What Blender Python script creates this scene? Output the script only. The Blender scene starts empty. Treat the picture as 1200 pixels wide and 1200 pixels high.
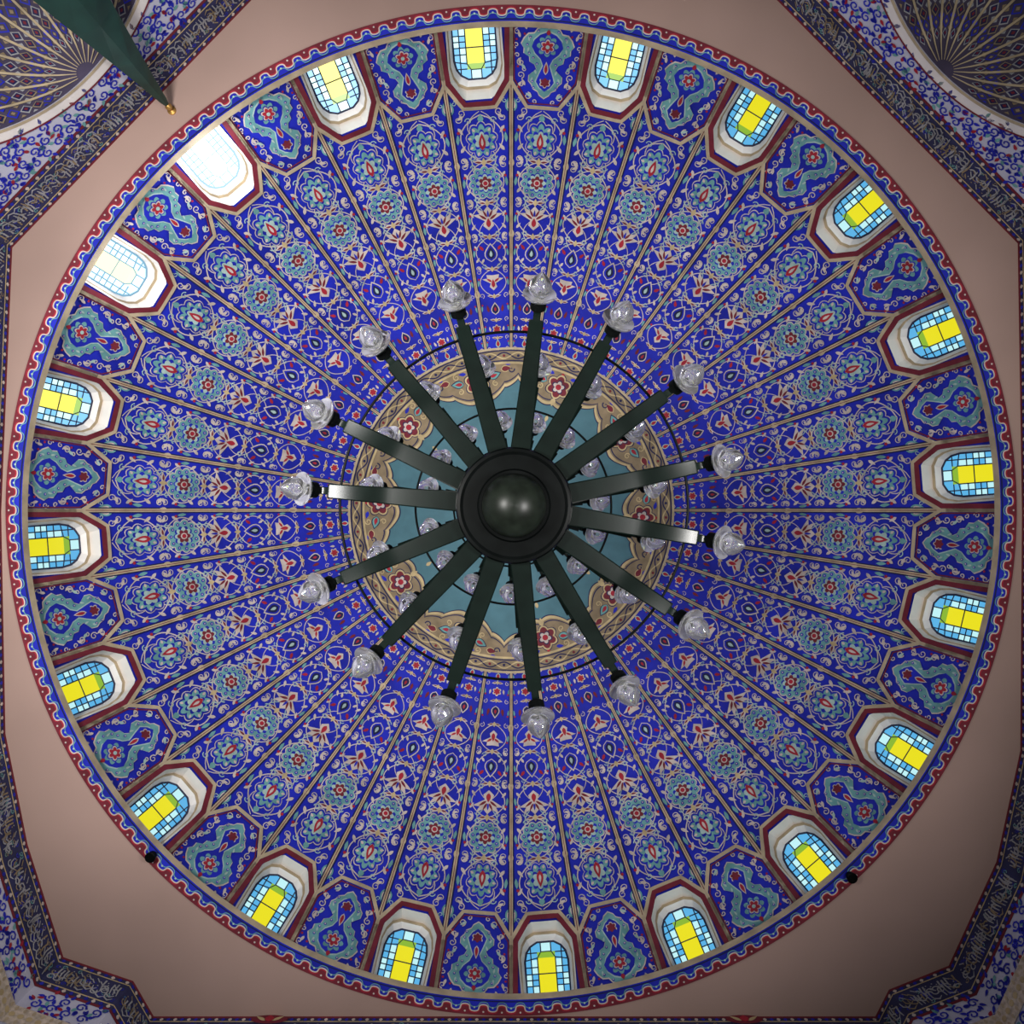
import bpy, math, random
import numpy as np
from mathutils import Vector, Matrix
from mathutils.geometry import delaunay_2d_cdt
random.seed(7)
F=870.0; H=12.0; R=8.0; K0=H/F
scene=bpy.context.scene
try:
    scene.view_settings.view_transform='Standard'
except Exception: pass
COL=scene.collection

# ---------------------------------------------------------------- materials
def mat(name,col,rough=0.7,metal=0.0,noise=0.25,nscale=3.0,emit=None,es=0,spec=0.3):
    m=bpy.data.materials.new(name); m.use_nodes=True
    nt=m.node_tree; b=nt.nodes['Principled BSDF']
    b.inputs['Roughness'].default_value=rough
    b.inputs['Metallic'].default_value=metal
    b.inputs['Specular IOR Level'].default_value=spec
    tc=nt.nodes.new('ShaderNodeTexCoord'); n=nt.nodes.new('ShaderNodeTexNoise')
    n.inputs['Scale'].default_value=nscale; n.inputs['Detail'].default_value=4
    nt.links.new(tc.outputs['Object'],n.inputs['Vector'])
    r=nt.nodes.new('ShaderNodeValToRGB')
    c=np.array(col[:3])
    r.color_ramp.elements[0].position=.3; r.color_ramp.elements[1].position=.7
    r.color_ramp.elements[0].color=(*np.clip(c*(1-noise),0,1),1)
    r.color_ramp.elements[1].color=(*np.clip(c*(1+noise),0,1),1)
    nt.links.new(n.outputs['Fac'],r.inputs['Fac'])
    nt.links.new(r.outputs['Color'],b.inputs['Base Color'])
    if emit:
        b.inputs['Emission Color'].default_value=(*emit,1); b.inputs['Emission Strength'].default_value=es
    return m
def glassmat(name,col,rough,mixw,ior=1.6):
    m=bpy.data.materials.new(name); m.use_nodes=True
    b=m.node_tree.nodes['Principled BSDF']
    b.inputs['Base Color'].default_value=(*col,1); b.inputs['Roughness'].default_value=rough
    b.inputs['Transmission Weight'].default_value=mixw; b.inputs['IOR'].default_value=ior
    return m
BLUE,PINK,TEAL,RED,TAN,NAVY,CYAN,GOLD,DUSTY,DRED,WHITE,OCHRE=range(12)
MATS=[mat('tile_cobalt_blue',(0.010,0.017,0.35),.6,noise=.32,nscale=1.2),
 mat('tile_cream_pink',(0.48,0.41,0.37),.7),
 mat('tile_grey_teal',(0.12,0.29,0.29),.7),
 mat('tile_red',(0.30,0.015,0.03),.7),
 mat('rib_tan',(0.40,0.32,0.21),.7),
 mat('tile_navy',(0.008,0.010,0.06),.6),
 mat('tile_pale_grey_green',(0.31,0.43,0.40),.7),
 mat('tile_gold',(0.44,0.34,0.18),.6),
 mat('medallion_dusty_teal',(0.06,0.15,0.185),.7,noise=.10),
 mat('tile_dark_red',(0.14,0.014,0.025),.7),
 mat('plaster_white',(0.70,0.65,0.62),.8,noise=.06),
 mat('medallion_ochre',(0.22,0.165,0.10),.7)]
M_PLASTER=mat('plaster_beige_brown',(0.33,0.225,0.19),.85,noise=.24,nscale=.16)
M_WHITEBLUE=mat('plaster_lilac_white',(0.46,0.46,0.56),.85,noise=.08)
M_MAUVE=mat('semi_dome_brown_indigo',(0.050,0.040,0.075),.8,noise=.2)
M_CREAM=mat('carved_cream_stone',(0.50,0.42,0.33),.8,noise=.3,nscale=14)
M_IRON=mat('dark_green_bronze',(0.002,0.0045,0.0035),.20,metal=.0,noise=.3,spec=.26)
M_BALL=mat('ball_bronze',(0.005,0.007,0.005),.36,metal=.0,noise=.6,nscale=5,spec=.15)
M_IRON2=mat('black_iron',(0.002,0.0025,0.0025),.4,metal=.0,noise=.3,spec=.03)
M_GREEN=mat('dark_green_enamel',(0.008,0.036,0.026),.4,noise=.25)
M_BRASS=mat('aged_brass',(0.45,0.25,0.07),.35,metal=.8)
M_GLASS=glassmat('crystal_glass',(1.0,1.0,1.0),.0,.97)
M_DISH=glassmat('dish_glass',(1.0,1.0,1.0),.02,.93)

# ---------------------------------------------------------------- pattern tool (2D shapes -> surfaces)
class Pat:
    def __init__(s): s.v=[]; s.f=[]; s.m=[]
    def _add(s,pts,faces,m,l):
        b=len(s.v); s.v+= [(x,y,l) for x,y in pts]
        s.f+= [tuple(b+i for i in f) for f in faces]; s.m+=[m]*len(faces)
    def poly(s,pts,m,l=0,mir=False):
        for sg in ((1,-1) if mir else (1,)):
            q=[(sg*x,y) for x,y in pts]; n=len(q)
            cx=sum(a for a,_ in q)/n; cy=sum(b for _,b in q)/n
            s._add([(cx,cy)]+q,[(0,1+i,1+(i+1)%n) for i in range(n)],m,l)
    def circ(s,x,y,r,m,l=0,mir=False,n=12,ry=None):
        ry=ry or r
        s.poly([(x+r*math.cos(2*math.pi*i/n),y+ry*math.sin(2*math.pi*i/n)) for i in range(n)],m,l,mir)
    def flower(s,x,y,r,k,dep,m,l=0,mir=False,ph=0,sy=1):
        n=k*6
        s.poly([(x+r*(1-dep+dep*abs(math.cos(k*t/2)))*math.sin(t+ph),y+sy*r*(1-dep+dep*abs(math.cos(k*t/2)))*math.cos(t+ph)) for t in [2*math.pi*i/n for i in range(n)]],m,l,mir)
    def leaf(s,x,y,ang,L,W,m,l=0,mir=False):
        a=math.radians(ang); dx,dy=math.sin(a),math.cos(a); nx,ny=dy,-dx
        up=[];dn=[]
        for i in range(7):
            t=i/6; h=W/2*math.sin(math.pi*t**0.75)
            up.append((x+dx*L*t+nx*h,y+dy*L*t+ny*h)); dn.append((x+dx*L*t-nx*h,y+dy*L*t-ny*h))
        s.poly(up+dn[-2:0:-1],m,l,mir)
    def stroke(s,pts,wd,m,l=0,mir=False,closed=False):
        if closed: pts=list(pts)+[pts[0]]
        n=len(pts)
        if not hasattr(wd,'__len__'): wd=[wd]*n
        L=[];Rr=[]
        for i in range(n):
            a=pts[max(i-1,0)]; b=pts[min(i+1,n-1)]
            if closed and i in(0,n-1): a=pts[n-2]; b=pts[1]
            dx,dy=b[0]-a[0],b[1]-a[1]; d=math.hypot(dx,dy) or 1
            nx,ny=-dy/d*wd[i]/2,dx/d*wd[i]/2
            L.append((pts[i][0]+nx,pts[i][1]+ny)); Rr.append((pts[i][0]-nx,pts[i][1]-ny))
        for sg in ((1,-1) if mir else (1,)):
            q=[(sg*x,y) for x,y in L+Rr]
            s._add(q,[(i,i+1,n+i+1,n+i) for i in range(n-1)],m,l)
    def spiral(s,x,y,r,a0,turns,wd,m,l=0,mir=False,r1=0.25,n=12):
        pts=[]
        for i in range(n+1):
            t=i/n; rr=r*(1-(1-r1)*t); a=math.radians(a0+360*turns*t)
            pts.append((x+rr*math.sin(a),y+rr*math.cos(a)))
        s.stroke(pts,[wd*(1-.4*i/n) for i in range(n+1)],m,l,mir)
def W(p): return 0.0787*p
def dens(a,b,n): return [a+(b-a)*i/n for i in range(n+1)]
def subdiv(pts,step=6):
    o=[]
    for a,b in zip(pts[:-1],pts[1:]):
        n=max(1,int(math.hypot(b[0]-a[0],b[1]-a[1])/step))
        o+=[(a[0]+(b[0]-a[0])*i/n,a[1]+(b[1]-a[1])*i/n) for i in range(n)]
    return o+[pts[-1]]

# ---- common part of a dome gore
def common(P):
    a=math.radians(4.5)
    ps=dens(190,505,40)
    rp=[(p*math.sin(a),p*math.cos(a)) for p in ps]
    P.stroke(rp,[2.6+2.8*(p-190)/315+2.0 for p in ps],NAVY,4)
    P.stroke(rp,[2.7+1.6*(p-190)/315 for p in ps],TAN,5)
    P.stroke(rp,[.5+.3*(p-190)/315 for p in ps],DRED,6)
    for p in (410,326,257):
        P.leaf(p*math.sin(a),p*math.cos(a)-6,4.5,12,6.5,TAN,6)
    nodes=[466,410,362,322,284,252,224,203,190]
    for i in range(len(nodes)-1):
        p1,p0=nodes[i],nodes[i+1]; pc=(p0+p1)/2; h=(p1-p0)/2; w=W(pc); s=w/34
        lw=max(.9,1.35*s)
        og=[(W(p0+2*h*t)*.72*math.sin(math.pi*t)**.7,p0+2*h*t) for t in dens(0,1,14)]
        if i<5: P.stroke(og,lw,PINK,2,mir=True)
        if i<3:
            q1=min(p1+h*.55,470); q0=p0-h*.55
            og2=[(W(q0+(q1-q0)*t)*.42*abs(math.sin(2*math.pi*t))**.8+1.0*s,q0+(q1-q0)*t) for t in dens(0,1,18)]
            P.stroke(og2,lw*.75,CYAN if i%2 else PINK,2,mir=True)
        # curls beside the lens, against the rib
        for (fx,fp,a0,tn,r) in ((.72,-1.0,200,1.1,.15),(.72,.92,-20,-1.1,.15),(.40,.82,90,-1.1,.12),(.38,-.84,90,1.1,.12)):
            if i>3 and fx<.5: continue
            if i>4 and fp>0: continue
            pp=pc+fp*h*.92; ww=W(pp)
            P.spiral(fx*ww,pp,r*w*1.0,a0,tn,lw*.9,PINK if fx>.5 else CYAN,3,mir=True)
        for (fx,fp,an,L) in ((.77,-.55,-35,.30),(.77,.5,-145,.30),(.55,-.98,60,.26),(.55,.98,120,.26),(.82,-.1,0,.26),(.82,.1,180,.26)):
            if i>3 and fx<.8: continue
            pp=pc+fp*h; P.leaf(fx*W(pp),pp,an,L*w,.115*w,PINK if fx<.8 else TEAL,3,mir=True)
        P.circ(.77*W(pc+.3*h),pc+.3*h,.05*w+.25,RED,4,mir=True,n=7)
        if i>0:
            P.leaf(0,p1,82,15*s,6*s,PINK,4,mir=True); P.leaf(3*s,p1,82,9*s,2.6*s,DRED,5,mir=True)
        P.leaf(0,p0-4*s,0,10*s,5*s,GOLD,6)
        k=i
        if k==0:
            P.flower(0,pc-2,19*s,9,.18,PINK,2,sy=1.2); P.flower(0,pc-2,18*s,9,.18,BLUE,3,sy=1.2)
            P.flower(0,pc-2,16*s,9,.30,TEAL,4,sy=1.2); P.flower(0,pc-2,11*s,8,.3,BLUE,5,sy=1.2)
            P.flower(0,pc-2,9*s,6,.3,CYAN,6,sy=1.2); P.leaf(0,pc-13*s,0,20*s,8*s,RED,7); P.leaf(0,pc-8*s,0,10*s,3*s,PINK,8)
            for an in (40,80,120,160): P.leaf(12*s*math.sin(math.radians(an)),pc-2+14*s*math.cos(math.radians(an)),an,5*s,3*s,PINK,5,mir=True)
            P.leaf(0,pc+19*s,0,9*s,7*s,TEAL,3)
        elif k==1:
            P.flower(0,pc,22.5*s,11,.16,PINK,2); P.flower(0,pc,21.2*s,11,.16,TEAL,3)
            P.flower(0,pc,13.5*s,10,.2,BLUE,4)
            P.flower(0,pc,12.0*s,8,.3,CYAN,5); P.flower(0,pc,9*s,6,.35,DRED,6); P.circ(0,pc,4.4*s,PINK,7,n=8); P.circ(0,pc,3.0*s,RED,8,n=7)
            for i2 in range(11):
                t=2*math.pi*i2/11; P.circ(16.8*s*math.sin(t),pc+16.8*s*math.cos(t),2.3*s,BLUE,5,n=7); P.circ(16.8*s*math.sin(t),pc+16.8*s*math.cos(t),1.0*s,PINK,6,n=5)
        elif k==2:
            P.poly([(x*1.35*s,pc+y*1.2*s) for x,y in [(0,-13),(6,-7),(4,-1),(17,7),(9,8),(12,15),(5,11),(0,17),(-5,11),(-12,15),(-9,8),(-17,7),(-4,-1),(-6,-7)]],PINK,3)
            P.leaf(0,pc-11*s,0,14*s,7*s,RED,4); P.leaf(2.5*s,pc+1*s,55,14*s,3.5*s,DRED,4,mir=True); P.leaf(1.5*s,pc+4*s,28,13*s,3.2*s,DRED,4,mir=True); P.leaf(0,pc+4*s,0,11*s,3.2*s,BLUE,4)
        elif k==3:
            P.leaf(0,pc-15*s,0,32*s,22*s,PINK,3); P.leaf(0,pc-13.4*s,0,27.6*s,18.5*s,BLUE,4); P.leaf(0,pc-10*s,0,20*s,13*s,NAVY,5)
            P.leaf(0,pc-6*s,0,11*s,5*s,CYAN,6); P.leaf(12*s,pc+5*s,40,11*s,5*s,RED,3,mir=True); P.leaf(12*s,pc-9*s,150,10*s,4*s,PINK,3,mir=True)
        elif k==4:
            P.poly([(x*1.2*s,pc+y*1.1*s) for x,y in [(0,-13),(6,-7),(4,-1),(17,7),(9,8),(10,14),(0,13),(-10,14),(-9,8),(-17,7),(-4,-1),(-6,-7)]],PINK,3)
            P.leaf(0,pc-9*s,0,16*s,7*s,RED,4); P.leaf(2.5*s,pc+2*s,55,12*s,4*s,RED,4,mir=True)
        elif k==5:
            P.leaf(0,pc-14*s,0,27*s,18*s,PINK,3); P.leaf(0,pc-12*s,0,22*s,14*s,NAVY,4); P.leaf(0,pc-6*s,0,10*s,5*s,RED,5)
            P.leaf(14*s,pc-8*s,10,16*s,6*s,DRED,3,mir=True)
        elif k==6:
            P.flower(0,pc,11*s,6,.35,PINK,3); P.flower(0,pc,8.2*s,6,.35,RED,4); P.leaf(15*s,pc-5*s,10,12*s,5*s,PINK,3,mir=True)
        else:
            P.leaf(0,pc-11*s,0,22*s,12*s,CYAN,3); P.leaf(0,pc-8*s,0,16*s,8*s,RED,4)
    # arabesque between the chamfered heads
    P.leaf(W(485)*.86,468,8,17,7,TEAL,3,mir=True); P.leaf(W(485)*.87,471,8,10,3,PINK,4,mir=True)
    P.spiral(W(470)*.60,469,4.6,180,1.2,1.3,PINK,3,mir=True); P.spiral(W(478)*.80,481,3.2,0,-1.1,1.1,CYAN,3,mir=True)
FR=[(W(573),573),(W(504),504),(19,475),(-19,475),(-W(504),504),(-W(573),573)]
def off_frame(d,pb=574): # inner offset
    return [(W(pb)-d,pb),(W(504)-d*1.0,504+d*.55),(19-d*.45,475+d),(-19+d*.45,475+d),(-W(504)+d,504+d*.55),(-W(pb)+d,pb)]
def panel():
    P=Pat(); common(P)
    P.stroke(subdiv(FR),4.4,TAN,7); P.stroke(subdiv(off_frame(3.4)),1.5,DRED,3); 
    def blob(k,cy): 
        prof=[(569,0),(571,6),(568,13),(562,17),(561,24),(555,29),(548,32),(543,28),(537,28),(533,21),(527,20),(524,14),(518,11),(514,14),(511,20),(504,20),(500,16),(495,14),(492,8),(488,6),(484,0)]
        return [(x*k,cy+(p-cy)*k) for p,x in prof]
    for k,m,l,cy in ((1.0,PINK,2,530),(.96,TEAL,3,530)):
        b=blob(k,cy); full=b+[(-x,y) for x,y in b[-2:0:-1]]
        P.poly(full,m,l)
    # blue inner vase with scrolls and a red flower
    P.poly([(0,566),(10,562),(17,555),(20,546),(15,537),(8,531),(5,524),(9,514),(12,505),(7,497),(0,492),(-7,497),(-12,505),(-9,514),(-5,524),(-8,531),(-15,537),(-20,546),(-17,555),(-10,562)],CYAN,4)
    P.poly([(0,564.5),(9.5,560.5),(16,554),(18.6,546),(14,538.4),(7,532),(3.6,524),(7.6,514),(10.6,505),(6,498.3),(0,493.7),(-6,498.3),(-10.6,505),(-7.6,514),(-3.6,524),(-7,532),(-14,538.4),(-18.6,546),(-16,554),(-9.5,560.5)],BLUE,5)
    P.flower(0,548,13,8,.3,TEAL,6); P.flower(0,548,10,6,.3,BLUE,7); P.flower(0,548,8.8,6,.35,PINK,8); P.flower(0,548,7.2,6,.4,RED,9); P.circ(0,548,2.4,CYAN,10,n=8)
    P.flower(0,505,7,6,.3,PINK,6); P.flower(0,505,5.6,6,.3,DRED,7)
    P.leaf(0,514,0,16,6,PINK,7); P.leaf(0,516,0,12,3.6,RED,8)
    P.leaf(0,561,0,7,5,RED,7)
    for x,y in ((24,548),(21,557),(21,538),(15,505),(11,526),(13,498),(16,533),(12,565)): P.circ(x,y,1.7,BLUE,5,mir=True,n=6); P.circ(x,y,.9,PINK,6,mir=True,n=6)
    for x,y,an in ((22,552,10),(22,545,170),(13,519,200),(15,510,160)): P.leaf(x,y,an,6,2.4,CYAN,5,mir=True)
    for x,y,r,a0,tn in ((37,562,4,0,1.2),(37,546,3.6,180,-1.2),(30,526,5,0,1.2),(35,534,3,90,-1.1),(29,511,4.5,200,1.2),(19,487,4.5,0,-1.2),(25,518,3,0,1),(11,481,3,180,1.1),(27,500,3,0,1)):
        P.spiral(x,y,r,a0,tn,1.4,PINK,3,mir=True)
    for x,y,an in ((36,568,-70),(33,555,20),(24,518,40),(32,531,190),(23,499,30),(14,486,60),(28,503,150),(26,565,20)):
        P.leaf(x,y,an,9,3.4,PINK if y%2 else CYAN,3,mir=True)
    for x,y in ((28,560),(33,521),(30,497),(37,553)): P.circ(x,y,1.5,RED,4,mir=True,n=6)
    return P
def winseg():
    P=Pat(); common(P)
    P.stroke(subdiv(FR),4.4,TAN,7)
    P.stroke(subdiv(off_frame(5.0)),6.0,DRED,8)
    return P
# pixel radius -> elevation
PH=np.linspace(0,math.pi/2,4000); PR=F*R*np.cos(PH)/(H+R*np.sin(PH))
def phi_of(p): return np.interp(-np.asarray(p,float),-PR,PH)
def dome_pts(xy,off,theta):
    xy=np.asarray(xy,float); r=np.hypot(xy[:,0],xy[:,1]); ph=phi_of(r); RR=R-np.asarray(off)
    al=np.arctan2(xy[:,0],xy[:,1])+theta
    return np.stack([RR*np.cos(ph)*np.sin(al),-RR*np.cos(ph)*np.cos(al),RR*np.sin(ph)],1)
class Acc:
    def __init__(s): s.V=[];s.F=[];s.M=[];s.n=0
    def add(s,V,Fc,M):
        V=np.asarray(V); s.V.append(V); b=s.n
        s.F+= [tuple(i+b for i in f) for f in Fc]; s.M+= list(M) if hasattr(M,'__len__') else [M]*len(Fc); s.n+=len(V)
    def obj(s,name,mats,smooth=False,weld=False,parent=None):
        me=bpy.data.meshes.new(name); me.from_pydata(np.concatenate(s.V).tolist(),[],s.F)
        for m in mats: me.materials.append(m)
        me.polygons.foreach_set('material_index',s.M)
        if smooth: me.polygons.foreach_set('use_smooth',[True]*len(me.polygons))
        me.update(); o=bpy.data.objects.new(name,me); COL.objects.link(o)
        if parent: o.parent=parent
        return o
def structure(o,label,cat): o['kind']='structure'; o['label']=label; o['category']=cat

# ---------------------------------------------------------------- dome shell + ornament
A=Acc()
rows=[190,215,240,265,290,315,340,365,390,415,440,456]
rows2=[456,466,476,486,496,506,516,526,536,546,556,566,574,580]
acol=[math.radians(-4.5+1.5*i) for i in range(7)]
def polar(rws,ac):
    V=[(p*math.sin(a),p*math.cos(a)) for p in rws for a in ac]; n=len(ac)
    Fc=[(i*n+j,i*n+j+1,(i+1)*n+j+1,(i+1)*n+j) for i in range(len(rws)-1) for j in range(n-1)]
    return V,Fc
g1=polar(rows,acol); g2=polar(rows2,acol)
OP=[(33,573.5),(33,512),(30,500),(24,490),(15,483),(-15,483),(-24,490),(-30,500),(-33,512),(-33,573.5)]
HOLE=OP
# window patch by constrained triangulation
bd=[(456*math.sin(a),456*math.cos(a)) for a in acol]+[(p*math.sin(acol[-1]),p*math.cos(acol[-1])) for p in rows2[1:]]
bd+=[(580*math.sin(a),580*math.cos(a)) for a in acol[-2::-1]]+[(p*math.sin(acol[0]),p*math.cos(acol[0])) for p in rows2[-2:0:-1]]
hl=subdiv(HOLE+[HOLE[0]],9)[:-1]
def inpoly(x,y,poly):
    c=False;n=len(poly)
    for i in range(n):
        x1,y1=poly[i];x2,y2=poly[(i+1)%n]
        if (y1>y)!=(y2>y) and x<(x2-x1)*(y-y1)/(y2-y1)+x1: c=not c
    return c
big=[(x*1.12,528+(y-528)*1.08) for x,y in HOLE]
inner=[(p*math.sin(a),p*math.cos(a)) for p in rows2[1:-1] for a in acol[1:-1]]
inner=[q for q in inner if not inpoly(q[0],q[1],big)]
vs=[Vector(q) for q in bd+hl+inner]; nb=len(bd); nh=len(hl)
ed=[(i,(i+1)%nb) for i in range(nb)]+[(nb+i,nb+(i+1)%nh) for i in range(nh)]
ov,oe,of,_,_,_=delaunay_2d_cdt(vs,ed,[],0,1e-4)
wv=[(v.x,v.y) for v in ov]; wf=[]
for f in of:
    cx=sum(wv[i][0] for i in f)/3; cy=sum(wv[i][1] for i in f)/3
    if inpoly(cx,cy,HOLE) or math.hypot(cx,cy)<455.6: continue
    wf.append(tuple(f))
PP=panel(); PW=winseg()
win_thetas=[math.radians(-4.5+18*i) for i in range(20)]
def add_pat(P,theta):
    v=np.array(P.v); A.add(dome_pts(v[:,:2],0.008+0.005*v[:,2],theta),P.f,P.m)
for i in range(40):
    th=math.radians(-4.5+9*i)
    A.add(dome_pts(g1[0],0,th),g1[1],BLUE)
    if i%2==0:
        A.add(dome_pts(wv,0,th),wf,BLUE); add_pat(PW,th)
    else:
        A.add(dome_pts(g2[0],0,th),g2[1],BLUE); add_pat(PP,th)
# crown medallion
ca=[2*math.pi*i/120 for i in range(121)]
def arcs(r,a0=0,a1=2*math.pi,n=120): return [(r*math.sin(a0+(a1-a0)*i/n),r*math.cos(a0+(a1-a0)*i/n)) for i in range(n+1)]
V,Fc=polar([1,30,60,90,115,140,165,190],ca); A.add(dome_pts(V,0,0),Fc,DUSTY)
P=Pat()
P.stroke(arcs(182),15,OCHRE,1); P.stroke(arcs(190.5),2.6,TAN,7); P.stroke(arcs(188.2),1.4,NAVY,7); P.stroke(arcs(176),1.4,NAVY,4); P.stroke(arcs(173.5),2.4,GOLD,6)
for sgn in(1,-1):
    P.stroke([((182+sgn*3.6*math.sin(34*t))*math.sin(t),(182+sgn*3.6*math.sin(34*t))*math.cos(t)) for t in [2*math.pi*i/600 for i in range(601)]],1.5,GOLD if sgn>0 else NAVY,4)
for i in range(68):
    t=2*math.pi*(i+.5)/68; P.circ(182*math.sin(t),182*math.cos(t),1.7,DRED if i%2 else NAVY,5,n=6)
def band(fn_in,fn_out,m,l,n=720):
    Vr=[];Fr=[]
    for i in range(n+1):
        t=2*math.pi*i/n; a,b=fn_in(t),fn_out(t)
        Vr+=[(r*math.sin(t),r*math.cos(t)) for r in (a,(a+b)/2,b)]
    for i in range(n):
        for j in(0,1): Fr.append((3*i+j,3*i+j+1,3*i+3+j+1,3*i+3+j))
    P._add(Vr,Fr,m,l)
def sca(t):
    q=abs(math.cos(5*(t-math.radians(21))))
    lob=abs(math.sin(15*(t-math.radians(21))))**.7
    return 160-26*q**.8-5*lob+2
band(sca,lambda t:173,OCHRE,2)
band(lambda t:sca(t)-1.5,lambda t:sca(t)+2.0,GOLD,5); band(lambda t:sca(t)-3,lambda t:sca(t)-1.5,NAVY,3)
band(lambda t:sca(t)+3.6,lambda t:sca(t)+5.0,NAVY,4)
A.add(dome_pts(np.array(P.v)[:,:2],0.008+0.005*np.array(P.v)[:,2],0),P.f,P.m)
P=Pat()
P.flower(0,155,16,6,.25,NAVY,4); P.flower(0,155,14.8,6,.25,GOLD,5); P.flower(0,155,12.8,6,.3,DRED,6); P.flower(0,155,8.5,5,.4,NAVY,7); P.flower(0,155,7,5,.4,PINK,8); P.circ(0,155,3.5,RED,9,n=8)
P.leaf(15,157,80,16,10,NAVY,4,mir=True); P.leaf(15.5,157,80,14,8,TEAL,5,mir=True); P.leaf(17,157.5,80,9,4,RED,6,mir=True)
P.spiral(22,167,4,0,1.2,1.5,GOLD,5,mir=True); P.spiral(21,149,3.6,0,-1.2,1.5,GOLD,5,mir=True)
P.leaf(31,163,95,13,8,GOLD,4,mir=True); P.leaf(32,163,95,11,6,DRED,5,mir=True); P.spiral(43,160,4,90,1,1.5,NAVY,5,mir=True)
P.leaf(10,168,80,9,4,BLUE,5,mir=True); P.leaf(38,168,95,8,4,BLUE,5,mir=True); P.circ(0,170,2,RED,5,n=7)
P.leaf(0,141,180,10,6,GOLD,5)
P.leaf(0,119,180,8,4,GOLD,3)
for i in range(10):
    v=np.array(P.v); A.add(dome_pts(v[:,:2],0.008+0.005*v[:,2],math.radians(21+36*i)),P.f,P.m)
dome=A.obj('ceiling',MATS)
structure(dome,'blue tiled dome ceiling with forty ribbed ornamental gores','ceiling')

# ---------------------------------------------------------------- window niches and windows
def plane_pts(xy,D,theta):
    o=[]
    for x,p in xy:
        z=F*D/p-H; X=x*D/p
        o.append((X*math.cos(theta)+D*math.sin(theta),X*math.sin(theta)-D*math.cos(theta),z))
    return np.array(o)
def emis(name,c,s):
    m=mat(name,(0.01,0.01,0.01),.4,emit=c,es=s,noise=.1,spec=.1); return m
def wset(t,s,wh,lead_glow=None):
    def mx(c): return tuple(a+(1-a)*wh for a in c)
    L=emis('window_lead_'+t,lead_glow,1.0) if lead_glow else mat('window_lead_'+t,(0.008,0.012,0.05),.5)  # sunlit sets: pale emitting lead, the sun glow put into its colour
    return [emis('leaded_glass_yellow_'+t,mx((.82,.74,.01)),s),emis('leaded_glass_blue_'+t,mx((.10,.44,.78)),s),emis('leaded_glass_pale_'+t,mx((.52,.88,.92)),s),
            emis('leaded_glass_green_'+t,mx((.25,.46,.03)),s),L]
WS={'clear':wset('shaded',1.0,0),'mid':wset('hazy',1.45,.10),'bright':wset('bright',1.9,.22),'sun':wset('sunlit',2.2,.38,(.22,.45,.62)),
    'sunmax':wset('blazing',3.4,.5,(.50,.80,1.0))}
BK=[(26,572.5),(26,530),(23.5,519),(18.5,512),(10,507),(-10,507),(-18.5,512),(-23.5,519),(-26,530),(-26,572.5)]
MD=[(31,573),(31,521),(28,509),(22.5,500),(13,495),(-13,495),(-22.5,500),(-28,509),(-31,521),(-31,573)]
def shrink(k,pts,c=545): return [(x*k,c+(y-c)*k) for x,y in pts]
for i,th in enumerate(win_thetas):
    deg=(-4.5+18*i)%360
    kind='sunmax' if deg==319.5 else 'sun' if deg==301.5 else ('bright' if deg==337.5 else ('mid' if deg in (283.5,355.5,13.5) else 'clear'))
    B=Acc()
    o1=dome_pts(OP,-0.0,th); m1=plane_pts(MD,8.02,th); m2=plane_pts(shrink(.955,MD,573),8.02,th); b1=plane_pts(BK,8.16,th)
    n=10; ring=lambda a,b:[(a+j,a+(j+1)%n,b+(j+1)%n,b+j) for j in range(n)]
    B.add(np.concatenate([o1,m1,m2,b1]),ring(0,n)+ring(n,2*n)+ring(2*n,3*n),[0]*n+[1]*n+[0]*n)
    nb_=B.obj('trim_%d'%(i+2),[MATS[WHITE],MATS[TAN]])
    structure(nb_,'white plastered window reveal with a tan inner step','window reveal')
    # glazing
    Pg=Pat()
    Pg.poly(BK,1,0)
    cells=[(-10.5,10.5,545,572.5,0),(-10.5,10.5,526,545,0),(-10.5,10.5,519,526,3),(-25.5,-18,528,545,1),(18,25.5,528,545,1),(-18,-10.5,528,545,2),(10.5,18,528,545,2),
      (-25.5,-18,545,559,2),(18,25.5,545,559,2),(-18,-10.5,545,559,1),(10.5,18,545,559,1),(-25.5,-18,559,572.5,1),(18,25.5,559,572.5,1),(-18,-10.5,559,572.5,2),(10.5,18,559,572.5,2),(-6,6,508,519,2)]
    for x0,x1,y0,y1,m in cells: Pg.poly([(x0,y0),(x1,y0),(x1,y1),(x0,y1)],m,1)
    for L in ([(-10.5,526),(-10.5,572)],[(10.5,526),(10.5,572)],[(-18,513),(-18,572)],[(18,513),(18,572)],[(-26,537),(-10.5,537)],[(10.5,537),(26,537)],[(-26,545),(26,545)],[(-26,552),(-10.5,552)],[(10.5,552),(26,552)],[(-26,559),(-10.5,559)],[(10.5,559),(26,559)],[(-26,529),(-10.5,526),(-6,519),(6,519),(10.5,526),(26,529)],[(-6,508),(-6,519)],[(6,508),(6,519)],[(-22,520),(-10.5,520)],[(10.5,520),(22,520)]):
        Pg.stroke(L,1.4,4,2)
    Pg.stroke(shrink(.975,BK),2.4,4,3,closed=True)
    v=np.array(Pg.v); base=plane_pts(v[:,:2],8.15,th)
    nrm=np.array([math.sin(th),-math.cos(th),0]); V3=base-nrm*(0.004*v[:,2:3])
    G=Acc(); G.add(V3,Pg.f,Pg.m)
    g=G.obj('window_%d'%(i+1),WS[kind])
    structure(g,{'clear':'leaded stained glass window with yellow centre and aqua border','mid':'hazy bright leaded window with yellow and aqua panes','bright':'bright leaded window with washed out yellow and aqua panes','sun':'sunlit leaded window with pale glowing aqua panes','sunmax':'leaded window blazing white with direct sun'}[kind],'window')

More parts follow.
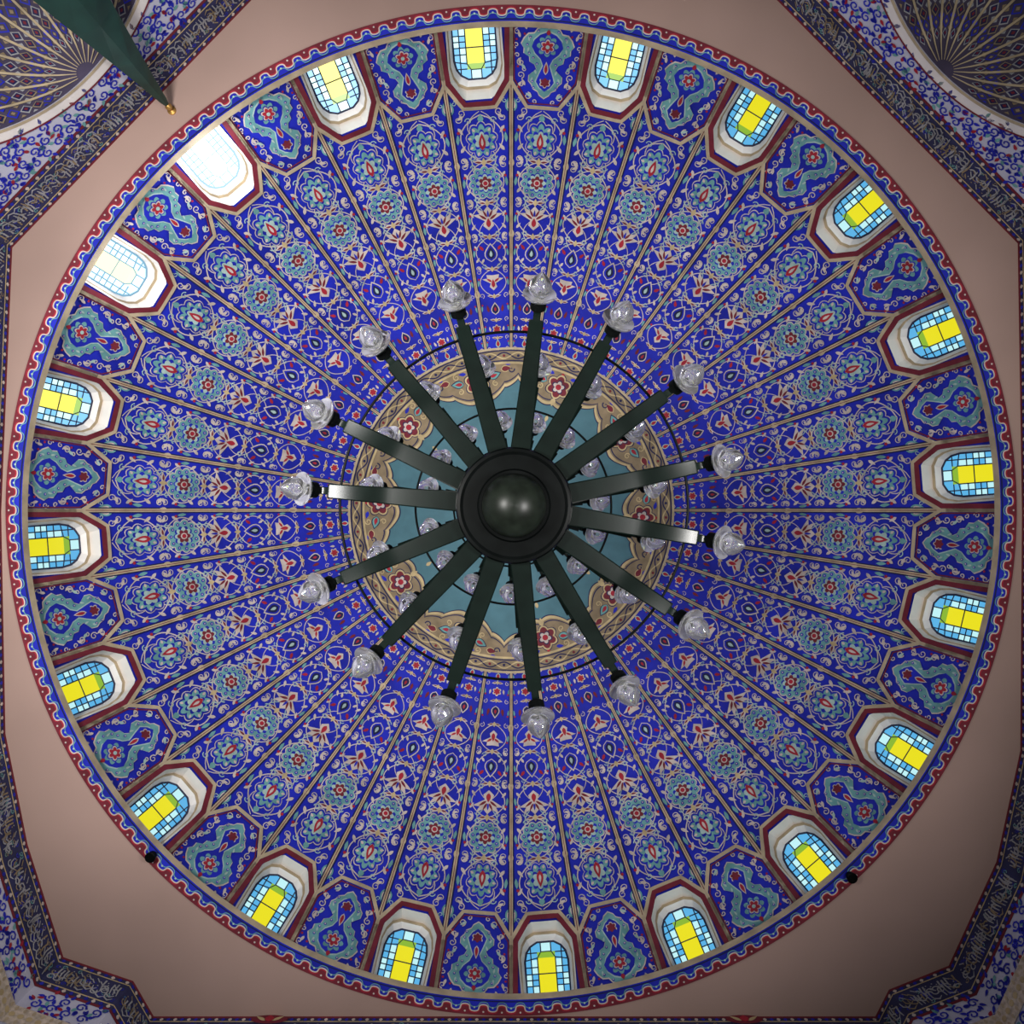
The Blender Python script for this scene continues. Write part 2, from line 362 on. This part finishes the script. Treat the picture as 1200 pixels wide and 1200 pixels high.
# ---------------------------------------------------------------- cornice ring
C=Acc()
V,Fc=polar([573.5,592.5],[2*math.pi*i/360 for i in range(361)])
def flat(xy,z,k=None):
    xy=np.asarray(xy,float); k=(H+z)/F if k is None else k
    return np.stack([xy[:,0]*k,-xy[:,1]*k,np.broadcast_to(z,(len(xy),))],1)
C.add(flat(V,-0.05),Fc,BLUE)
for r,z0,z1,mm in ((573.5,-.05,.10,TAN),(592.5,-.05,0,DRED)):
    k=(H-.05)/F
    v0=flat([(r*math.sin(a),r*math.cos(a)) for a in [2*math.pi*i/360 for i in range(361)]],z0,k); v1=v0.copy(); v1[:,2]=z1
    C.add(np.concatenate([v0,v1]),[(i,i+1,361+i+1,361+i) for i in range(360)],mm)
P=Pat()
P.stroke(arcs(575.2,n=360),1.4,NAVY,4)
n=170
def meander(rc,amp,loop,sh):
    pts=[]
    for i in range(n*16+1):
        u=i/16*2*math.pi; t=2*math.pi*i/(n*16)
        tt=t+(loop*math.sin(2*u))/n+sh; r=rc+amp*math.cos(u); pts.append((r*math.sin(tt),r*math.cos(tt)))
    return pts
wave=meander(585.2,4.0,.45,0)
Vr=[];Fr=[]
for (x,y) in wave:
    rr=math.hypot(x,y); Vr+=[(x,y),(x*592.4/rr,y*592.4/rr)]
for i in range(len(wave)-1): Fr.append((2*i,2*i+1,2*i+3,2*i+2))
P._add(Vr,Fr,DRED,1)
P.stroke(wave,2.2,RED,2); P.stroke(meander(583.6,4.0,.45,0),1.5,PINK,3); P.stroke(meander(579.9,3.0,.3,0),1.0,TEAL,2)
for i in range(n):
    t=2*math.pi*i/n; P.circ(583.2*math.sin(t),583.2*math.cos(t),1.3,CYAN,3,n=6)
    t=2*math.pi*(i+.5)/n; P.circ(588.2*math.sin(t),588.2*math.cos(t),1.2,PINK,3,n=6)
v=np.array(P.v); C.add(flat(v[:,:2],-0.05-0.004*v[:,2] ,(H-.05)/F),P.f,P.m)
co=C.obj('trim_1',MATS); structure(co,'blue ring cornice with dark red and cream scalloped wave','cornice')

# ---------------------------------------------------------------- octagonal ceiling around the dome
CX,CY=599,598
poly_px=[(300,-6),(905,-6),(1193,285),(1198,600),(1196,880),(1168,1010),(1112,1132),(1042,1160),(1026,1191.5),(180,1191.5),(156,1150),(74,1122),(32,990),(6,860),(1,600),(14,290)]
PW_=[((x-CX)*K0,(y-CY)*K0) for x,y in poly_px]
def ray(a):
    d=(math.cos(a),math.sin(a)); best=None
    for (x1,y1),(x2,y2) in zip(PW_,PW_[1:]+PW_[:1]):
        ex,ey=x2-x1,y2-y1; det=d[0]*-ey+d[1]*ex
        if abs(det)<1e-9: continue
        t=(x1*-ey+y1*ex)/det; s=(d[0]*y1-d[1]*x1)/det
        if t>0 and -1e-6<=s<=1+1e-6: best=t if best is None else min(best,t)
    return best
angs=sorted([math.radians(i) for i in range(360)]+[math.atan2(y,x)%(2*math.pi) for x,y in PW_])
Q=Acc(); V=[];Fc=[]
for a in angs:
    t=ray(a)
    V+=[(8.0*math.cos(a),8.0*math.sin(a),0),(t*math.cos(a),t*math.sin(a),0)]
m=len(angs)
Fc=[(2*i,2*i+1,2*((i+1)%m)+1,2*((i+1)%m)) for i in range(m)]
Q.add(V,Fc,0)
oc=Q.obj('trim_22',[M_PLASTER]); structure(oc,'plain beige brown plaster ceiling around the dome','ceiling surround')

# ---------------------------------------------------------------- walls with calligraphy frieze
M_SCRIPT=mat('script_pale_grey',(0.27,0.27,0.29),.8)
M_FB=mat('frieze_slate_blue',(0.024,0.026,0.080),.8)
WM=MATS+[M_WHITEBLUE,M_MAUVE,M_CREAM,M_SCRIPT,M_FB]; WB,MV,CR,SC,FBL=12,13,14,15,16
FB=-0.72
def frieze(P,L):
    P.poly([(0,0),(L,0),(L,FB),(0,FB)],FBL,0)
    P.stroke([(0,-.02),(L,-.02)],.05,DRED,1); P.stroke([(0,-.12),(L,-.12)],.02,GOLD,1); P.stroke([(0,-.59),(L,-.59)],.02,GOLD,1); P.stroke([(0,FB+.02),(L,FB+.02)],.05,DRED,1)
    n=int(L/.11)
    for i in range(n):
        x=(i+.5)*L/n
        P.leaf(x,-.05,180,.07,.06,BLUE if i%2 else PINK,2); P.leaf(x,FB+.04,0,.08,.06,BLUE if i%2 else PINK,2)
    for i in range(int(L/.045)):
        x=random.random()*L; P.spiral(min(max(x,.06),L-.06),-.17-.37*random.random(),.04,random.random()*360,1,.016,random.choice((BLUE,TEAL,BLUE,OCHRE)),1,n=7)
    for tier in (0,1,2):
        x=.08; zb=(-.02,-.14,-.08)[tier]
        while x<L-.12:
            k=random.random(); c=SC if random.random()<.75 else OCHRE
            if k<.42:
                P.stroke([(x,zb-.15-random.random()*.05),(x+.008,zb-.28),(x-.015,zb-.40)],[.028,.024,.014],c,2+tier); x+=.055
            elif k<.7:
                P.spiral(x+.05,zb-.32,.058,-90,random.choice((.6,-.6,.9)),.026,c,2+tier,r1=.7,n=8); P.circ(x+.05,zb-.2,.013,c,2+tier,n=5); x+=.10
            else:
                P.stroke([(x,zb-.36),(x+.06,zb-.41),(x+.13,zb-.37),(x+.15,zb-.28)],[.01,.03,.026,.012],c,2+tier); P.stroke([(x+.02,zb-.24),(x+.09,zb-.17)],.018,c,2+tier); x+=.14
def lower(P,L,clip=None,zmin=-3.4):
    z=FB-.12; r=0
    while z>zmin:
        x=.14+(.12 if r%2 else 0)
        while x<L-.1:
            if clip is None or clip(x,z):
                P.spiral(x,z,.085,random.choice((0,90,180,270)),random.choice((1.2,-1.2)),.034,BLUE,2,n=9)
                for kk in range(4):
                    an=random.random()*360; P.leaf(x+.08*math.sin(math.radians(an)),z+.08*math.cos(math.radians(an)),an,.11,.055,random.choice((BLUE,BLUE,BLUE,RED,TEAL)),2)
            x+=.24
        z-=.19; r+=1
def wallmap(A_,B_):
    ax,ay=A_;bx,by=B_; L=math.hypot(bx-ax,by-ay); ux,uy=(bx-ax)/L,(by-ay)/L
    nx,ny=-uy,ux
    if nx*(-ax)+ny*(-ay)<0: nx,ny=-nx,-ny
    def f(v):
        v=np.asarray(v,float); o=0.006*v[:,2]
        return np.stack([ax+ux*v[:,0]+nx*o,ay+uy*v[:,0]+ny*o,v[:,1]],1)
    return f,L,(ux,uy),(nx,ny)
sides=['north','northeast','east','east','southeast','southeast','southeast','southeast','south','southwest','southwest','southwest','southwest','west','west','northwest']
groups={}
AR=2.6; AZ=-1.30
for i,sd in enumerate(sides):
    acc=groups.setdefault(sd,Acc())
    f,L,u,nn=wallmap(PW_[i],PW_[(i+1)%len(PW_)])
    P=Pat(); frieze(P,L)
    if sd=='south':
        for px in (870,318):
            x=(PW_[i][0]-(px-CX)*K0)
            P.circ(x,-.10,.30,DRED,5,n=14,ry=.10); P.leaf(x,-.16,0,.15,.16,RED,6); P.leaf(x-.05,-.14,-60,.2,.06,GOLD,6); P.leaf(x+.05,-.14,60,.2,.06,GOLD,6)
    ZB=-6.0
    if sd in('northeast','northwest'):
        c=L/2
        az=lambda x: AZ-AR+math.sqrt(max(0,AR*AR-(x-c)**2))
        xs=[0,c-AR]+[c+AR*math.sin(t) for t in dens(-math.pi/2,math.pi/2,40)]+[c+AR,L]
        for a,b in zip(xs[:-1],xs[1:]):
            if b-a<1e-6: continue
            za=ZB if a<c-AR-1e-6 or b>c+AR+1e-6 else az(a); zb=ZB if za==ZB else az(b)
            P._add([(a,FB),(b,FB),(b,zb),(a,za)],[(0,1,2,3)],WB,0)
        lower(P,L,lambda x,z: abs(x-c)>AR+.15 or z>az(x)+.22)
        for rr,wd_,mm,ll in ((.10,.20,WHITE,2),(.02,.05,TAN,3),(.2,.03,DRED,3)):
            ap=[(c+(AR+rr)*math.sin(t),AZ-AR+(AR+rr)*math.cos(t)) for t in dens(-math.pi/2,math.pi/2,60)]
            P.stroke(ap,wd_,mm,ll)
        acc.add(f(P.v),P.f,P.m)
        # semi dome behind the arch
        na=72; nt=24
        V=[(math.pi*a/na,(math.pi/2)*t/nt) for t in range(nt+1) for a in range(na+1)]
        def sd3(V,off):
            out=[]
            for (al,t),o in zip(V,off):
                rr=AR-o; lx=-rr*math.cos(al)*math.sin(t); ly=rr*math.sin(al)*math.sin(t)
                out.append((PW_[i][0]+u[0]*(c+lx)-nn[0]*ly,PW_[i][1]+u[1]*(c+lx)-nn[1]*ly,AZ-AR+rr*math.cos(t)))
            return np.array(out)
        acc.add(sd3(V,[0]*len(V)),[(t*(na+1)+a,t*(na+1)+a+1,(t+1)*(na+1)+a+1,(t+1)*(na+1)+a) for t in range(nt) for a in range(na)],MV)
        V=[(math.pi*a/na,math.pi/2) for a in range(na+1)]; top=sd3(V,[0]*len(V)); bot=top.copy(); bot[:,2]=ZB
        acc.add(np.concatenate([top,bot]),[(a,a+1,na+2+a,na+1+a) for a in range(na)],MV)
        S=Pat()
        NR=14
        for a in range(1,NR):
            al=math.pi*a/NR; ts=dens(.06,math.pi/2,16)
            wd=lambda t:.0065/ max(math.sin(t),.25)
            S._add([(al-wd(t),t) for t in ts]+[(al+wd(t),t) for t in ts],[(j,j+1,18+j,17+j) for j in range(16)],TAN,3)
        hw=math.pi/NR/2
        for a in range(NR):
            al=math.pi*(a+.5)/NR
            t=.20
            jj=0
            while t<1.52:
                d=.085*math.sin(t)**.5+.02
                kk=jj%3
                S._add([(al,t-d*.5),(al+hw*.62,t),(al,t+d*.5),(al-hw*.62,t)],[(0,1,2,3)],(SC,BLUE,OCHRE)[kk],1)
                S._add([(al,t-d*.36),(al+hw*.46,t),(al,t+d*.36),(al-hw*.46,t)],[(0,1,2,3)],(NAVY,MV,NAVY)[kk],2)
                S._add([(al,t-d*.17),(al+hw*.22,t),(al,t+d*.17),(al-hw*.22,t)],[(0,1,2,3)],(DRED,OCHRE,DRED)[kk],3)
                for sg in(1,-1):
                    S._add([(al+sg*hw*.8,t+d*.5-d*.22),(al+sg*hw*.5,t+d*.5),(al+sg*hw*.8,t+d*.5+d*.22)],[(0,1,2)],(OCHRE,BLUE,SC)[kk],2)
                t+=d*1.0; jj+=1
        v=np.array(S.v); acc.add(sd3(v[:,:2],.010+.005*v[:,2]),S.f,S.m)
    else:
        P.poly([(0,FB),(L,FB),(L,ZB),(0,ZB)],WB,0)
        lower(P,L,None,-3.0 if sd in('southeast','southwest') else -1.2)
        if sd in('southeast','southwest'):
            P.stroke([(0,-1.34),(L,-1.34)],.34,CR,3)
            n=max(2,int(L/.12))
            for j in range(n):
                P.circ((j+.5)*L/n,-1.34,.045,GOLD,4,n=8); P.leaf((j+.5)*L/n,-1.27,0,.09,.05,TAN,4); P.leaf((j+.5)*L/n,-1.41,180,.09,.05,TAN,4)
        acc.add(f(P.v),P.f,P.m)
for sd,acc in groups.items():
    o=acc.obj('wall_'+sd,WM); structure(o,'upper wall with dark calligraphy frieze and blue floral plaster','wall')

# ---------------------------------------------------------------- chandelier
def lathe(prof,n=32):
    V=[(r*math.cos(2*math.pi*j/n),r*math.sin(2*math.pi*j/n),z) for r,z in prof for j in range(n)]
    Fc=[(i*n+j,i*n+(j+1)%n,(i+1)*n+(j+1)%n,(i+1)*n+j) for i in range(len(prof)-1) for j in range(n)]
    return V,Fc
def mesh(name,V,Fc,mats,smooth=True,sharp=None):
    me=bpy.data.meshes.new(name); me.from_pydata([tuple(v) for v in V],[],Fc)
    for m_ in (mats if isinstance(mats,list) else [mats]): me.materials.append(m_)
    for p in me.polygons: p.use_smooth=smooth
    me.update()
    if smooth:
        try: me.set_sharp_from_angle(angle=math.radians(35))
        except Exception: pass
    return me
def ob(name,me,parent=None,loc=(0,0,0)):
    o=bpy.data.objects.new(name,me); COL.objects.link(o); o.parent=parent; o.location=loc; return o
DX,DY=0.03,-0.05
ch=bpy.data.objects.new('chandelier',None); COL.objects.link(ch); ch.location=(DX,DY,-4.0)
ch['label']='large dark bronze three-tier chandelier with fifteen radiating arms per tier'; ch['category']='chandelier'
z1=0.0; z2=1.95; z3=3.45
prof=[(.30,-.16),(.34,-.20),(.37,-.20),(.39,-.155),(.54,-.15),(.57,-.175),(.60,-.17),(.62,-.12),(.62,.06),(.60,.10),(.45,.14),(.20,.22),(.12,.4),(0.001,.4)]
V,Fc=lathe([(0.001,-.15)]+prof,64)
ob('hub',mesh('hub',V,Fc,M_IRON2),ch)
V,Fc=lathe([(0.001,-.655),(.06,-.65)]+[(.33*math.sin(t),-.36-.295*math.cos(t)) for t in dens(.3,2.2,18)],64)
ob('ball_finial',mesh('ball_finial',V,Fc,M_BALL),ch)
V,Fc=lathe([(.05,.3),(.05,1.6),(.14,1.7),(.20,z2-.12),(.26,z2-.05),(.26,z2+.08),(.12,z2+.2),(.05,z2+.4),(.05,3.0),(.12,z3-.15),(.2,z3-.05),(.2,z3+.08),(.1,z3+.2),(.035,z3+.4),(.03,11.86),(.25,11.88),(.28,11.96),(0.01,11.97)],32)
ob('pole',mesh('pole',V,Fc,M_IRON2),ch)
def torus(R_,r,z,n=120,k=10):
    V=[((R_+r*math.cos(2*math.pi*j/k))*math.cos(2*math.pi*i/n),(R_+r*math.cos(2*math.pi*j/k))*math.sin(2*math.pi*i/n),z+r*math.sin(2*math.pi*j/k)) for i in range(n) for j in range(k)]
    Fc=[(i*k+j,((i+1)%n)*k+j,((i+1)%n)*k+(j+1)%k,i*k+(j+1)%k) for i in range(n) for j in range(k)]
    return V,Fc
V,Fc=torus(1.88,.015,.02); ob('hoop',mesh('hoop',V,Fc,M_IRON2),ch)
V,Fc=torus(1.32,.015,z2+.06); ob('hoop',mesh('hoop_middle',V,Fc,M_IRON2),ch)
V,Fc=torus(.92,.015,z3+.06); ob('hoop',mesh('hoop_top',V,Fc,M_IRON2),ch)
def arm_mesh(path,wds,hts):
    V=[];Fc=[]
    n=len(path)
    for i,((r,z),w,h) in enumerate(zip(path,wds,hts)):
        a=path[max(0,i-1)];b=path[min(n-1,i+1)]; d=math.hypot(b[0]-a[0],b[1]-a[1]); tx,tz=(b[0]-a[0])/d,(b[1]-a[1])/d
        nx,nz=-tz,tx; be=min(w,h)*.22
        for (s,q) in ((w/2-be,-h/2),(w/2,-h/2+be),(w/2,h/2-be),(w/2-be,h/2),(-w/2+be,h/2),(-w/2,h/2-be),(-w/2,-h/2+be),(-w/2+be,-h/2)):
            V.append((r+nx*q,s,z+nz*q))
    k=8
    Fc=[(i*k+j,i*k+(j+1)%k,(i+1)*k+(j+1)%k,(i+1)*k+j) for i in range(n-1) for j in range(k)]
    Fc+=[tuple(range(k))[::-1],tuple((n-1)*k+j for j in range(k))]
    return V,Fc
DROP=.18
def arm_for(r0,r1,sc):
    L=r1-r0; path=[];w=[];h=[]
    for t in dens(0,1,28):
        path.append((r0+L*t, .03-DROP*(max(0,t-.58)/.42)**1.7))
        w.append((.225-.07*t)*sc); h.append(.055*sc)
    ze=.03-DROP
    path+= [(r1+.005,ze-.01),(r1+.05,ze-.015),(r1+.10,ze-.01)]; w+=[.08*sc,.08*sc,.08*sc]; h+=[.04*sc]*3
    return mesh('arm',*arm_mesh(path,w,h),M_IRON)
def bulb_parts(sc):
    def latheX(prof,n=20,flut=0,k=0,tw=0):
        V=[]
        for r,x in prof:
            for j in range(n):
                a=2*math.pi*j/n; rr=r*(1+flut*math.cos(k*a)); a2=a+tw*x; V.append((x,rr*math.cos(a2),rr*math.sin(a2)))
        return V,[(i*n+j,(i+1)*n+j,(i+1)*n+(j+1)%n,i*n+(j+1)%n) for i in range(len(prof)-1) for j in range(n)]
    cup=latheX([(0.001,-.02),(.06,-.02),(.085,0),(.085,.06),(.06,.07),(.045,.12),(.001,.125)])
    dish=latheX([(.03,.11),(.09,.115),(.14,.13),(.172,.155),(.178,.17),(.170,.168),(.138,.145),(.088,.13),(.03,.125)],36)
    fl=[(.001,.125),(.04,.128),(.068,.145),(.095,.17),(.115,.20),(.124,.235),(.122,.27),(.110,.305),(.09,.338),(.065,.368),(.038,.392),(.016,.41),(.001,.42)]
    bulb=latheX(fl,48,.025,6,6)
    S=lambda d:([(x*sc,y*sc,z*sc) for x,y,z in d[0]],d[1])
    mb=mesh('bulb',*S(bulb),M_GLASS)
    for p in mb.polygons: p.use_smooth=True
    return [('lamp_socket',mesh('lamp_socket',*S(cup),M_IRON2)),('glass_dish',mesh('glass_dish',*S(dish),M_DISH)),('bulb',mb)]
# slightly irregular real-world arm headings of the lowest tier (degrees clockwise)
head=[6.9,29.4,53.8,77.9,100.0,123.9,148.7,173.6,199.0,223.1,247.0,274.5,295.5,319.5,343.9]
for zt,r0,r1,sc,offd,tilt in ((z1,.55,1.97,1.0,0,48),(z2,.2,1.60,.97,3.5,52),(z3,.15,1.05,.97,8,52)):
    am=arm_for(r0,r1,1.0 if zt==z1 else .62); bp=bulb_parts(sc)
    for i in range(15):
        th=math.radians(head[i]+offd)
        az=math.atan2(-math.cos(th),math.sin(th))
        a=ob('arm',am,ch,(0,0,zt)); a.rotation_euler=(0,0,az)
        for nm,me in bp:
            q=ob(nm,me,a,(r1+.13,0,.02-DROP)); q.rotation_euler=(0,math.radians(tilt),0)

# ---------------------------------------------------------------- green hanging pendant blade
pd=bpy.data.objects.new('hanging_pendant',None); COL.objects.link(pd)
dv=(-404,-476); dl=math.hypot(*dv); Dd=8.47
pd.location=(dv[0]/dl*Dd,dv[1]/dl*Dd,0); pd.rotation_euler=(0,0,math.atan2(dv[1],dv[0]))
pd['label']='dark green tapered metal pendant hanging from a brass hook'; pd['category']='hanging pendant'
prof=[(-.16,.03),(-.3,.06),(-.8,.12),(-1.4,.20),(-2.2,.31),(-3.0,.42),(-3.6,.50),(-3.64,.46)]
V=[];Fc=[]
for z,w in prof:
    t=min(.09,w*.5); V+=[(-t,0,z),(0,w,z),(t,0,z),(0,-w,z)]
for i in range(len(prof)-1):
    for j in range(4): Fc.append((i*4+j,i*4+(j+1)%4,(i+1)*4+(j+1)%4,(i+1)*4+j))
Fc+=[(3,2,1,0),tuple(28+j for j in range(4))]
ob('pendant_blade',mesh('pendant_blade',V,Fc,M_GREEN,smooth=False),pd)
V,Fc=lathe([(.01,0),(.07,-.0),(.07,-.02),(.02,-.04),(.02,-.08),(.05,-.10),(.055,-.13),(.03,-.17),(.01,-.18)],16)
ob('brass_hook',mesh('brass_hook',V,Fc,M_BRASS),pd)

# ---------------------------------------------------------------- small floodlights on cornice
for (px,py) in ((181,1000),(994,1024)):
    dx,dy=(px-CX)*K0*.995,(py-CY)*K0*.995
    e=bpy.data.objects.new('floodlight',None); COL.objects.link(e); e.location=(dx,dy,-.07); e.rotation_euler=(0,0,math.atan2(dy,dx))
    e['label']='small black floodlight fixed to the dome cornice'; e['category']='light'; e['group']='floodlights on the dome cornice'
    V,Fc=lathe([(.001,-.02),(.04,-.02),(.07,-.05),(.085,-.14),(.072,-.15),(.065,-.135),(.001,-.13)],20)
    ob('lamp_housing',mesh('lamp_housing',V,Fc,M_IRON2),e)
    V,Fc=lathe([(.02,.02),(.02,-.03),(.001,-.03)],10); ob('mounting_stem',mesh('mounting_stem',V,Fc,M_IRON2),e)

# ---------------------------------------------------------------- light & camera
w=bpy.data.worlds.new('World'); scene.world=w; w.use_nodes=True
bg=w.node_tree.nodes['Background']; bg.inputs[0].default_value=(1.0,.99,.96,1); bg.inputs[1].default_value=.19
def area(loc,target,size,power,col,spread=180):
    l=bpy.data.lights.new('area','AREA'); l.shape='DISK'; l.size=size; l.energy=power; l.color=col; l.spread=math.radians(spread)
    o=bpy.data.objects.new('area_light',l); COL.objects.link(o); o.location=loc
    o.rotation_euler=(Vector(target)-Vector(loc)).to_track_quat('-Z','Y').to_euler()
area((-4.6,-.8,-11.5),(-3.0,-1.6,5),2.2,840,(1,.975,.94),96)  # unseen fill lamps added below to light the dome and streak the arms
area((4.6,.4,-11.5),(-1.2,-1.0,5),2.2,430,(1,.98,.96),98)
# added point lamps imitate sun spilling in at the two sunlit windows
for dg,pw in ((319.5,62),(301.5,32)):
    t=math.radians(dg)
    l=bpy.data.lights.new('window_sun','POINT'); l.energy=pw; l.shadow_soft_size=.18; l.color=(.95,.97,1)
    o=bpy.data.objects.new('window_sun',l); COL.objects.link(o); o.location=(7.5*math.sin(t),-7.5*math.cos(t),.65)
cam=bpy.data.cameras.new('Camera'); cam.sensor_width=36; cam.lens=36*F/1200; cam.clip_start=.05; cam.clip_end=200
cam.shift_x=1/1200; cam.shift_y=-2/1200
co=bpy.data.objects.new('Camera',cam); COL.objects.link(co); co.location=(0,0,-H); co.rotation_euler=(math.pi,0,0)
scene.camera=co
